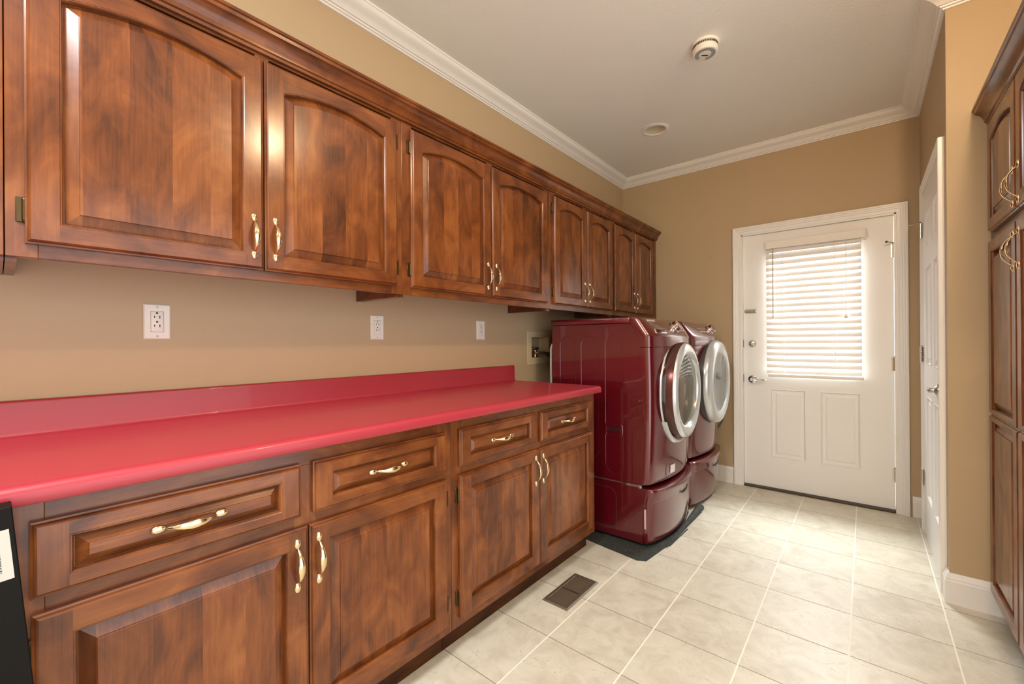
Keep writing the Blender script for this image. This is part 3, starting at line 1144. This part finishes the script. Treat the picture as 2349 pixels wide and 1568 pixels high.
        M.translation = p + n2 * 0.0022 + Vector((DX, 0, 0))
        to.matrix_local = M
    # door
    cz = 0.866
    X0 = bowx(0.869, 0.055, yc) - 0.012
    dr = MB()
    ell = lambda ay, az, x, n=72: [(x, yc + ay * math.cos(2 * PI * q / n), cz + az * math.sin(2 * PI * q / n)) for q in range(n)]
    if washer:
        dr.grid([ell(*a) for a in ((0.290, 0.300, X0 - 0.045), (0.296, 0.305, X0 - 0.025), (0.296, 0.304, X0 - 0.010))], 1, True)
        dr.grid([ell(*a) for a in ((0.296, 0.304, X0 - 0.010), (0.292, 0.301, X0 - 0.002), (0.287, 0.296, X0 - 0.002), (0.283, 0.292, X0 - 0.009))], 0, True)
        dr.grid([ell(*a) for a in ((0.240, 0.290, X0 - 0.005), (0.236, 0.287, X0 + 0.040), (0.228, 0.275, X0 + 0.058), (0.214, 0.252, X0 + 0.066),
                                   (0.204, 0.228, X0 + 0.062), (0.196, 0.210, X0 + 0.048), (0.192, 0.203, X0 + 0.030))], 0, True)
        # crescent grip on the lower left of the ring
        rows = []
        for k in range(15):
            a = math.radians(212 + 70 * k / 14)
            wv = 0.020 * math.sin(PI * k / 14) + 0.002
            rows.append([(X0 - 0.006 + dx_, yc + (0.294 + dr_) * math.cos(a), cz + (0.302 + dr_) * math.sin(a)) for dx_, dr_ in
                         ((-0.02, 0.0), (-0.02, wv), (0.008, wv), (0.018, wv * 0.6), (0.020, 0.0))])
        dr.grid(rows, 0, True)
        do = F('door', dr, [SILVER, mat('burgundy_rim', (0.06, 0.004, 0.008), 0.15, 0.3)], root, 40)
        do['label'] = 'chrome ringed round door'
        rg = MB()
        rg.grid([ell(0.284, 0.293, X0 - 0.006), ell(0.265, 0.291, X0 + 0.022), ell(0.236, 0.287, X0 + 0.041)], 0, True)
        F('rim_glass', rg, RGLASS, do, 40)
        bw = MB()
        bw.grid([ell(*a) for a in ((0.196, 0.207, X0 + 0.036), (0.186, 0.196, X0 - 0.02), (0.172, 0.180, X0 - 0.09), (0.155, 0.165, X0 - 0.15), (0.10, 0.11, X0 - 0.17), (0.001, 0.001, X0 - 0.172))], 0, True)
        F('drum_bowl', bw, mat('steel_drum', (0.14, 0.14, 0.105), 0.28, 0.8), do, 40)
        gl = MB()
        gl.grid([ell(*a) for a in ((0.193, 0.204, X0 + 0.046), (0.15, 0.16, X0 + 0.053), (0.09, 0.095, X0 + 0.057), (0.001, 0.001, X0 + 0.058))], 0, True)
        F('door_glass', gl, DGLASS, do, 60)
    else:
        dr.grid([ell(*a) for a in ((0.282, 0.300, X0 - 0.03), (0.286, 0.304, X0 + 0.020))], 1, True)
        dr.grid([ell(*a) for a in ((0.286, 0.304, X0 + 0.020), (0.280, 0.300, X0 + 0.045), (0.262, 0.284, X0 + 0.066), (0.235, 0.252, X0 + 0.074),
                                   (0.212, 0.226, X0 + 0.068), (0.200, 0.212, X0 + 0.056))], 0, True)
        do = F('door', dr, [SILVER, mat('dark_grey_rim', (0.12, 0.12, 0.12), 0.3, 0.6)], root, 40)
        do['label'] = 'silver ringed round door'
        gl = MB()
        gl.grid([ell(*a) for a in ((0.201, 0.213, X0 + 0.056), (0.17, 0.18, X0 + 0.040), (0.11, 0.12, X0 + 0.030), (0.001, 0.001, X0 + 0.027))], 0, True)
        F('door_window', gl, mat('grey_door_window', (0.34, 0.35, 0.35), 0.10, 0.7), do, 60)
    # filter flap and sticker (washer)
    if washer:
        fl = MB()
        ys = [0.15 + 0.012 * k for k in range(13)]
        line = [(ys[0], 0.372), (ys[0], 0.470)] + [(y, 0.482) for y in ys[1:]]
        fl.tube([(bowx(0.861, 0.055, y) + 0.0006, y, z) for y, z in line], 0.0014, 6)
        fl.box(bowx(0.861, 0.055, 0.215) - 0.002, bowx(0.861, 0.055, 0.215) + 0.003, 0.20, 0.23, 0.479, 0.484)
        F('filter_flap', fl, HOLE, front, 30)
        st_ = MB()
        pts = []
        for y in (0.195, 0.215, 0.235, 0.255):
            pts.append([(bowx(0.8605, 0.055, y) + 0.0015, y, 0.390), (bowx(0.8625, 0.055, y) + 0.0015, y, 0.438)])
        st_.grid(pts)
        F('sticker', st_, mat('white_sticker', (0.75, 0.66, 0.66), 0.5), front, 30)
    # pedestal
    ped = MB()
    ped.box(0.215, 0.824, 0.001, Wd - 0.001, 0.022, 0.336, 0, 0.003)
    po = F('pedestal', ped, ENAM, root, 20)
    em = MB()
    r = 0.05
    pth = [(0.36, 0.001, 0.300), (0.58, 0.001, 0.300)]
    pth += [(0.66 - r + r * math.sin(PI / 2 * k / 6), 0.001, 0.300 - r + r * math.cos(PI / 2 * k / 6)) for k in range(7)]
    pth += [(0.66 - r + r * math.cos(PI / 2 * k / 6), 0.001, 0.065 + r - r * math.sin(PI / 2 * k / 6)) for k in range(7)]
    pth += [(0.36, 0.001, 0.065)]
    em.tube(pth, 0.0018, 6)
    F('side_groove', em, HOLE, po, 40)
    jt = MB()
    jt.box(0.215, 0.800, -0.001, Wd + 0.001, 0.340, 0.348)
    F('joint_strip', jt, mat('dull_pink_metal', (0.22, 0.08, 0.07), 0.4, 0.6), po, 0)
    br = MB()
    br.box(0.700, 0.80, -0.004, 0.002, 0.334, 0.352, 0, 0.002)
    br.lathe([(0, 0.006), (0.010, 0.005), (0.011, 0)], (0.806, 0.0, 0.342), (0, -1, 0), 14)
    F('bracket', br, CHROME, po, 30)
    pd = MB()
    rows = []
    for Xe, z, bow in ((0.842, 0.026, 0.050), (0.850, 0.030, 0.056), (0.860, 0.10, 0.060), (0.866, 0.18, 0.062), (0.870, 0.262, 0.062), (0.874, 0.266, 0.062), (0.878, 0.30, 0.062), (0.882, 0.318, 0.062), (0.880, 0.328, 0.061), (0.870, 0.334, 0.056), (0.85, 0.335, 0.04)):
        rows.append(bowrow(Xe, z, bow, 0.8245))
    pd.grid(rows)
    pd.poly(list(reversed(rows[0])))
    pd.poly(rows[-1])
    pdo = F('pedestal_drawer', pd, ENAM, root, 35)
    hg = MB()
    rows = []
    for k in range(13):
        y = yc - 0.068 + 0.136 * k / 12
        e_ = math.sin(PI * k / 12) ** 0.35
        x = bowx(0.8715, 0.062, y)
        rows.append([(x + 0.0025, y, 0.288), (x + 0.004, y, 0.286), (x + 0.003, y, 0.283), (x + 0.0015, y, 0.283 - 0.022 * e_), (x + 0.006, y, 0.280 - 0.030 * e_), (x + 0.0005, y, 0.278 - 0.034 * e_), (x - 0.002, y, 0.283)])
    hg.grid(rows, 0, True, lambda a, b_: 1 if b_ in (2, 3) else 0)
    F('drawer_grip', hg, [ENAM, HOLE], pdo, 30)
    sb = MB()
    sb.box(0.830, 0.840, -0.0012, 0.002, 0.110, 0.220)
    if washer:
        F('edge_label', sb, mat('pale_label', (0.55, 0.40, 0.34), 0.5), pdo, 0)
    for x in (0.27, 0.78):
        for y in (0.05, Wd - 0.05):
            ft = MB()
            ft.lathe([(0, 0.0045), (0.022, 0.0045), (0.022, 0.012), (0.012, 0.014), (0.012, 0.024)], (x, y, 0), (0, 0, 1), 14)
            F('levelling_foot', ft, BLACK, po, 30)
    if washer:
        hs = MB()
        hs.tube([(0.205, 0.02, 1.15), (0.196, 0.015, 1.12), (0.196, 0.013, 1.0), (0.198, 0.013, 0.8), (0.2, 0.013, 0.5)], 0.007, 8)
        F('drain_hose', hs, mat('grey_hose', (0.45, 0.42, 0.38), 0.5), root, 40)
    return root


machine('washing_machine', 'dark red front loading washing machine on pedestal beside the base cabinets', 2.318, True)
machine('dryer', 'dark red front loading dryer on pedestal beside the end wall', 3.030, False)

# black mat under the washing machine, one edge curled into a roll
m = MB()
def mat_floor():
    q = mat('grimy_black_mat', (0.05, 0.055, 0.05), 0.8)
    tc = nd(q, 'ShaderNodeTexCoord')
    n = nd(q, 'ShaderNodeTexNoise', i_Scale=60.0, i_Detail=6.0, i_Roughness=0.7)
    lk(q, tc.outputs['Object'], n.inputs['Vector'])
    r = ramp(q, [(0.35, (0.014, 0.017, 0.014)), (0.58, (0.040, 0.044, 0.036)), (0.66, (0.075, 0.066, 0.042)), (0.74, (0.34, 0.29, 0.19))])
    lk(q, n.outputs['Fac'], r.inputs[0])
    lk(q, r.outputs[0], bsdf(q).inputs['Base Color'])
    return q
outl = [(0.19, 2.225), (0.516, 2.213), (0.66, 2.190), (0.816, 2.170), (0.850, 2.166), (0.893, 2.188), (0.900, 2.25), (0.921, 2.43), (0.915, 2.60), (0.895, 2.80), (0.860, 3.00), (0.845, 3.024), (0.19, 3.024)]
m.prism(outl, lambda u, v, t: (u, v, t), 0.0004, 0.0036)
rows = []
for k in range(13):
    t = k / 12
    y = 2.40 + 0.66 * t
    r = 0.003 + 0.021 * t ** 1.2
    xc = 0.925 + 0.002 * t
    rows.append([(xc + r * math.cos(a) - 0.012 * t, y + 0.012 * math.cos(a) * t, 0.004 + r + r * math.sin(a)) for a in [2 * PI * q / 16 for q in range(16)]])
inner = [[((x - 0.913 - 0.012 * (1 - k / 12)) * 0.80 + 0.913 + 0.012 * (1 - k / 12), y, 0.004 + (z - 0.004) * 0.8 + 0.2 * (0.003 + 0.021 * (k / 12) ** 1.2)) for x, y, z in r_] for k, r_ in enumerate(rows)]
m.grid(rows, 0, True)
m.grid(inner, 0, True)
m.grid([rows[-1], inner[-1]], 0, True)
tag(m.build('floor_mat', mat_floor(), None, 40), 'grimy dark mat with a curled edge under the washing machine', 'mat')

m = MB()
m.box(-0.004, 0.004, -0.145, 0.145, 0.0002, 0.004)
o = m.build('rubber_strip', mat('dark_rubber', (0.05, 0.055, 0.045), 0.7), None, 0, (0.9335, 2.575, 0), (0, 0, -0.03))
tag(o, 'thin dark strip lying on the tiles in front of the washing machine', 'strip')

# wire rack between dryer and end wall
m = MB()
for y in (3.765, 3.80):
    m.tube([(0.80, y, 0.40), (0.86, y, 0.46), (0.895, y, 0.53), (0.905, y, 0.60), (0.905, y, 0.72), (0.885, y, 0.722)], 0.0035, 8)
for x, z in ((0.905, 0.70), (0.905, 0.60), (0.895, 0.53), (0.86, 0.46), (0.80, 0.40)):
    m.tube([(x, 3.755, z), (x, 3.81, z)], 0.0028, 8)
m.tube([(0.80, 3.7825, 0.40), (0.60, 3.7825, 0.30), (0.50, 3.7825, 0.005)], 0.0035, 8)
m.tube([(0.80, 3.765, 0.40), (0.80, 3.80, 0.40)], 0.0028, 8)
tag(m.build('wire_rack', mat('dark_wire', (0.10, 0.10, 0.10), 0.3, 0.8), None, 40), 'thin dark wire rack standing between the dryer and end wall', 'rack')

# ------------------------------------------------------------------ valve box on the wall
vb = thing('washer_outlet_box', 'beige recessed water valve box in the wall behind the washing machine', 'valve box', (0.0, 2.455, 1.006))
CREAM = mat('cream_plastic', (0.60, 0.49, 0.30), 0.45)
m = MB()
oy0, oy1, oz0, oz1 = 2.329 - 2.455, 2.604 - 2.455, 0.0, 0.230
iy0, iy1, iz0, iz1 = VB[0] - 2.455 + 0.001, VB[1] - 2.455 - 0.001, VB[2] - 1.006 + 0.001, VB[3] - 1.006 - 0.001
ring = lambda a, b, c, d_, x: [(x, a, c), (x, b, c), (x, b, d_), (x, a, d_)]
m.grid([ring(oy0, oy1, oz0, oz1, 0.0005), ring(oy0, oy1, oz0, oz1, 0.004), ring(oy0 + 0.003, oy1 - 0.003, oz0 + 0.003, oz1 - 0.003, 0.006), ring(iy0, iy1, iz0, iz1, 0.006), ring(iy0, iy1, iz0, iz1, -0.085)], 0, True)
m.poly(ring(iy0, iy1, iz0, iz1, -0.085))
m.build('box_frame', CREAM, vb, 0)
for yy, col, nm in ((-0.055, (0.35, 0.05, 0.02), 'red'), (0.005, (0.01, 0.03, 0.07), 'blue')):
    m = MB()
    m.lathe([(0, 0), (0.011, 0), (0.011, 0.050), (0.008, 0.055), (0, 0.055)], (-0.03, yy, iz0 + 0.001), (0, 0, 1), 14)
    m.tube([(-0.03, yy, iz0 + 0.035), (0.004, yy + 0.01, iz0 + 0.032)], 0.009, 12)
    v_ = m.build('valve', BRASS, vb)
    m = MB()
    m.box(-0.040, -0.014, yy - 0.022, yy + 0.028, iz0 + 0.056, iz0 + 0.072, 0, 0.004)
    h_ = m.build('valve_handle', mat(nm + '_handle', col, 0.4), v_)
    h_['label'] = nm + ' valve handle'
    m = MB()
    m.tube([(0.004, yy + 0.01, iz0 + 0.032), (0.025, yy + 0.03, iz0 + 0.034), (0.045, yy + 0.08, iz0 + 0.024), (0.075, yy + 0.17, iz0 - 0.02), (0.11, yy + 0.24, iz0 - 0.10)], 0.009, 10)
    m.build('supply_hose', mat('dark_hose', (0.10, 0.06, 0.045), 0.35), v_)


# ------------------------------------------------------------------ outlets
def outlet():
    root = thing('power_outlet', '', 'outlet', (0, 0, 0), 0, 'outlets above the red counter')
    m = MB()
    rr = lambda hw, hh, x: [(x, -hw, -hh), (x, hw, -hh), (x, hw, hh), (x, -hw, hh)]
    rows = [rr(0.035, 0.057, 0.0003), rr(0.035, 0.057, 0.003), rr(0.0315, 0.0535, 0.0062), rr(0.0172, 0.0340, 0.0062), rr(0.0172, 0.0340, 0.004)]
    m.grid(rows, 0, True)
    m.build('cover_plate', PLAST, root, 0)
    m = MB()
    m.box(0.003, 0.0075, -0.0165, 0.0165, -0.0333, 0.0333, 0, 0.0012, 2)
    rc = m.build('receptacle', PLAST, root, 30)
    m = MB()
    for s in (-0.0125, 0.0160):
        m.box(0.0070, 0.0078, -0.0085, -0.0062, s - 0.0045, s + 0.0030)
        m.box(0.0070, 0.0078, 0.0050, 0.0073, s - 0.0055, s + 0.0035)
        m.lathe([(0, 0.0078), (0.0030, 0.0078), (0.0030, 0.007)], (0, -0.0010, s + 0.0120), (1, 0, 0), 10)
    m.build('slots', HOLE, rc, 0)
    for z in (-0.0475, 0.0475):
        m = MB()
        m.lathe([(0, 0.0072), (0.0028, 0.0070), (0.0036, 0.0060)], (0, 0, z), (1, 0, 0), 12)
        m.build('screw', mat('screw_paint', (0.55, 0.52, 0.46), 0.4) if 'screw_paint' not in bpy.data.materials else bpy.data.materials['screw_paint'], root)
    return root


o1 = outlet()
for i, (y, lab) in enumerate(((0.338, 'white wall outlet above the counter under the widest wall cabinet, nearest of three'),
                              (1.157, 'white wall outlet above the counter, middle one of three along the wall'),
                              (1.866, 'white wall outlet above the end of the counter nearest the valve box'))):
    o = o1 if i == 0 else dup(o1)
    o.location = (0.0003, y, 1.2365)
    o['label'] = lab

# ------------------------------------------------------------------ floor register
fr = thing('floor_vent', 'brown metal floor register set in the tiles beside the base cabinet', 'vent', (0.7275, 1.7085, 0.0))
MET = mat('brown_grey_metal', (0.20, 0.165, 0.115), 0.42, 0.7)
m = MB()
hw, hl, ih, il = 0.066, 0.140, 0.046, 0.120
rr = lambda a, b, z: [(-a, -b, z), (a, -b, z), (a, b, z), (-a, b, z)]
m.grid([rr(hw, hl, 0.0004), rr(hw, hl, 0.002), rr(hw - 0.006, hl - 0.006, 0.007), rr(ih + 0.003, il + 0.003, 0.0075), rr(ih, il, 0.006), rr(ih, il, 0.001)], 0, True)
m.box(-ih, ih, -0.004, 0.004, 0.001, 0.0065)
m.build('vent_frame', MET, fr, 0)
m = MB()
for k in range(24):
    y = -il + 0.006 + k * (2 * il - 0.012) / 23
    if abs(y) < 0.006:
        continue
    m.poly([(-ih, y - 0.0025, 0.0008), (ih, y - 0.0025, 0.0008), (ih, y + 0.0022, 0.0058), (-ih, y + 0.0022, 0.0058)])
    m.poly([(-ih, y + 0.0010, 0.0058), (ih, y + 0.0010, 0.0058), (ih, y + 0.0026, 0.0062), (-ih, y + 0.0026, 0.0062)])
m.build('louvres', mat('dark_brown_metal', (0.13, 0.085, 0.05), 0.5, 0.5), fr, 0)
m = MB()
m.poly(rr(ih, il, 0.0006))
m.build('duct_opening', HOLE, fr, 0)

# ------------------------------------------------------------------ ceiling fittings
rl = thing('recessed_light', 'unlit round recessed downlight with white trim ring in the ceiling', 'ceiling light', (LX, LY, ZC))
m = MB()
m.lathe([(0.098, -0.0005), (0.098, -0.003), (0.090, -0.007), (0.074, -0.008), (0.068, -0.004), (0.068, 0.004)], (0, 0, 0), (0, 0, 1), 40)
m.build('trim_ring', TRIM, rl)
m = MB()
m.lathe([(0.0685, -0.003), (0.064, 0.03), (0.058, 0.07), (0.056, 0.11)], (0, 0, 0), (0, 0, 1), 40)
m.build('baffle', mat('cream_baffle', (0.72, 0.62, 0.44), 0.35), rl)
m = MB()
m.lathe([(0.0555, 0.075), (0.050, 0.058), (0.035, 0.045), (0.015, 0.040), (0, 0.039)], (0, 0, 0), (0, 0, 1), 32)
m.build('bulb', mat('frosted_bulb', (0.75, 0.74, 0.70), 0.3), rl)

sd = thing('smoke_detector', 'round white alarm with grey face mounted on the ceiling', 'smoke alarm', (1.165, 2.332, ZC))
m = MB()
m.lathe([(0.066, -0.0005), (0.068, -0.004), (0.066, -0.012), (0.060, -0.014)], (0, 0, 0), (0, 0, 1), 48)
m.build('base_plate', PLAST, sd)
m = MB()
m.lathe([(0.055, -0.010), (0.056, -0.0225), (0.058, -0.024), (0.060, -0.026), (0.060, -0.046), (0.056, -0.052), (0.050, -0.0535), (0, -0.0535)], (0, 0, 0), (0, 0, 1), 48)
bd = m.build('body', PLAST, sd)
m = MB()
for k in range(44):
    a = 2 * PI * k / 44
    c_, s_ = math.cos(a), math.sin(a)
    t = 0.0022
    p = lambda r, q, z: (r * c_ - q * s_, r * s_ + q * c_, z)
    m.poly([p(0.0585, -t, -0.0145), p(0.0585, t, -0.0145), p(0.0592, t, -0.0235), p(0.0592, -t, -0.0235)])
m.build('vent_slots', HOLE, bd, 0)
m = MB()
m.lathe([(0.049, -0.0540), (0.030, -0.0542)], (0, 0, 0), (0, 0, 1), 36, 0, math.radians(-250), math.radians(60))
m.build('face_ring', mat('grey_face', (0.32, 0.33, 0.33), 0.4), bd, 0)
dirv = Vector((0.77, 0.64, 0)).normalized()
m = MB()
m.box(-0.016, 0.016, -0.0045, 0.0045, -0.0548, -0.0534)
m.build('display', BLACK, bd, 0, (-0.004, 0.008, 0), (0, 0, math.atan2(0.64, 0.77)))
m = MB()
m.box(-0.006, 0.006, -0.004, 0.004, -0.0546, -0.0534, 0, 0.0006)
m.build('test_button', mat('grey_button', (0.40, 0.40, 0.38), 0.4), bd, 0, (0.027, -0.026, 0))

# ceiling fixture that carries the bulb
cl = thing('ceiling_fixture', 'bare bulb ceiling fixture above the tall cabinet', 'ceiling light', (2.18, 1.25, ZC))
m = MB()
m.lathe([(0.075, -0.0005), (0.075, -0.008), (0.05, -0.022), (0.022, -0.026), (0.020, -0.045), (0, -0.045)], (0, 0, 0), (0, 0, 1), 32)
m.build('canopy', PLAST, cl)

# ------------------------------------------------------------------ black box leaning on the counter edge
bx = thing('leaning_box', 'tall black cardboard box with barcode sticker leaning on the red counter', 'box', (0.765, 0.0436, 0.003), 0)
TL = math.radians(5.0)
bx.rotation_euler = (math.radians(-0.0), 0, 0)
m = MB()
m.box(-0.028, 0.028, -0.040, 0.040, 0, 0.899, 0, 0.0015)
o = m.build('carton', mat('black_cardboard', (0.005, 0.004, 0.003), 0.6, Specular_IOR_Level=0.12), bx, 0)
m = MB()
m.box(0.0278, 0.0284, -0.036, 0.034, 0.785, 0.864, 0, 0.0002)
m.build('sticker', mat('white_sticker_paper', (0.45, 0.43, 0.38), 0.6), o, 0)
m = MB()
rnd = random.Random(3)
for c0 in (-0.028, 0.004):
    z = 0.854
    while z > 0.798:
        t = rnd.choice((0.0008, 0.0014, 0.0022))
        m.box(0.0283, 0.0286, c0, c0 + 0.018, z - t, z)
        z -= t + rnd.choice((0.0010, 0.0016))
m.build('barcode', BLACK, o, 0)
bx.rotation_euler = (math.radians(4.3), math.radians(-4.2), 0)

# nail left in the end wall
m = MB()
m.tube([(0.790, YB, 1.868), (0.790, YB - 0.016, 1.866)], 0.0016, 6)
m.lathe([(0, 0.0015), (0.0035, 0.001), (0.0035, 0)], (0.790, YB - 0.016, 1.866), (0, -1, 0), 10)
tag(m.build('nail', HOLE, None, 30), 'small dark nail sticking out of the end wall', 'nail')
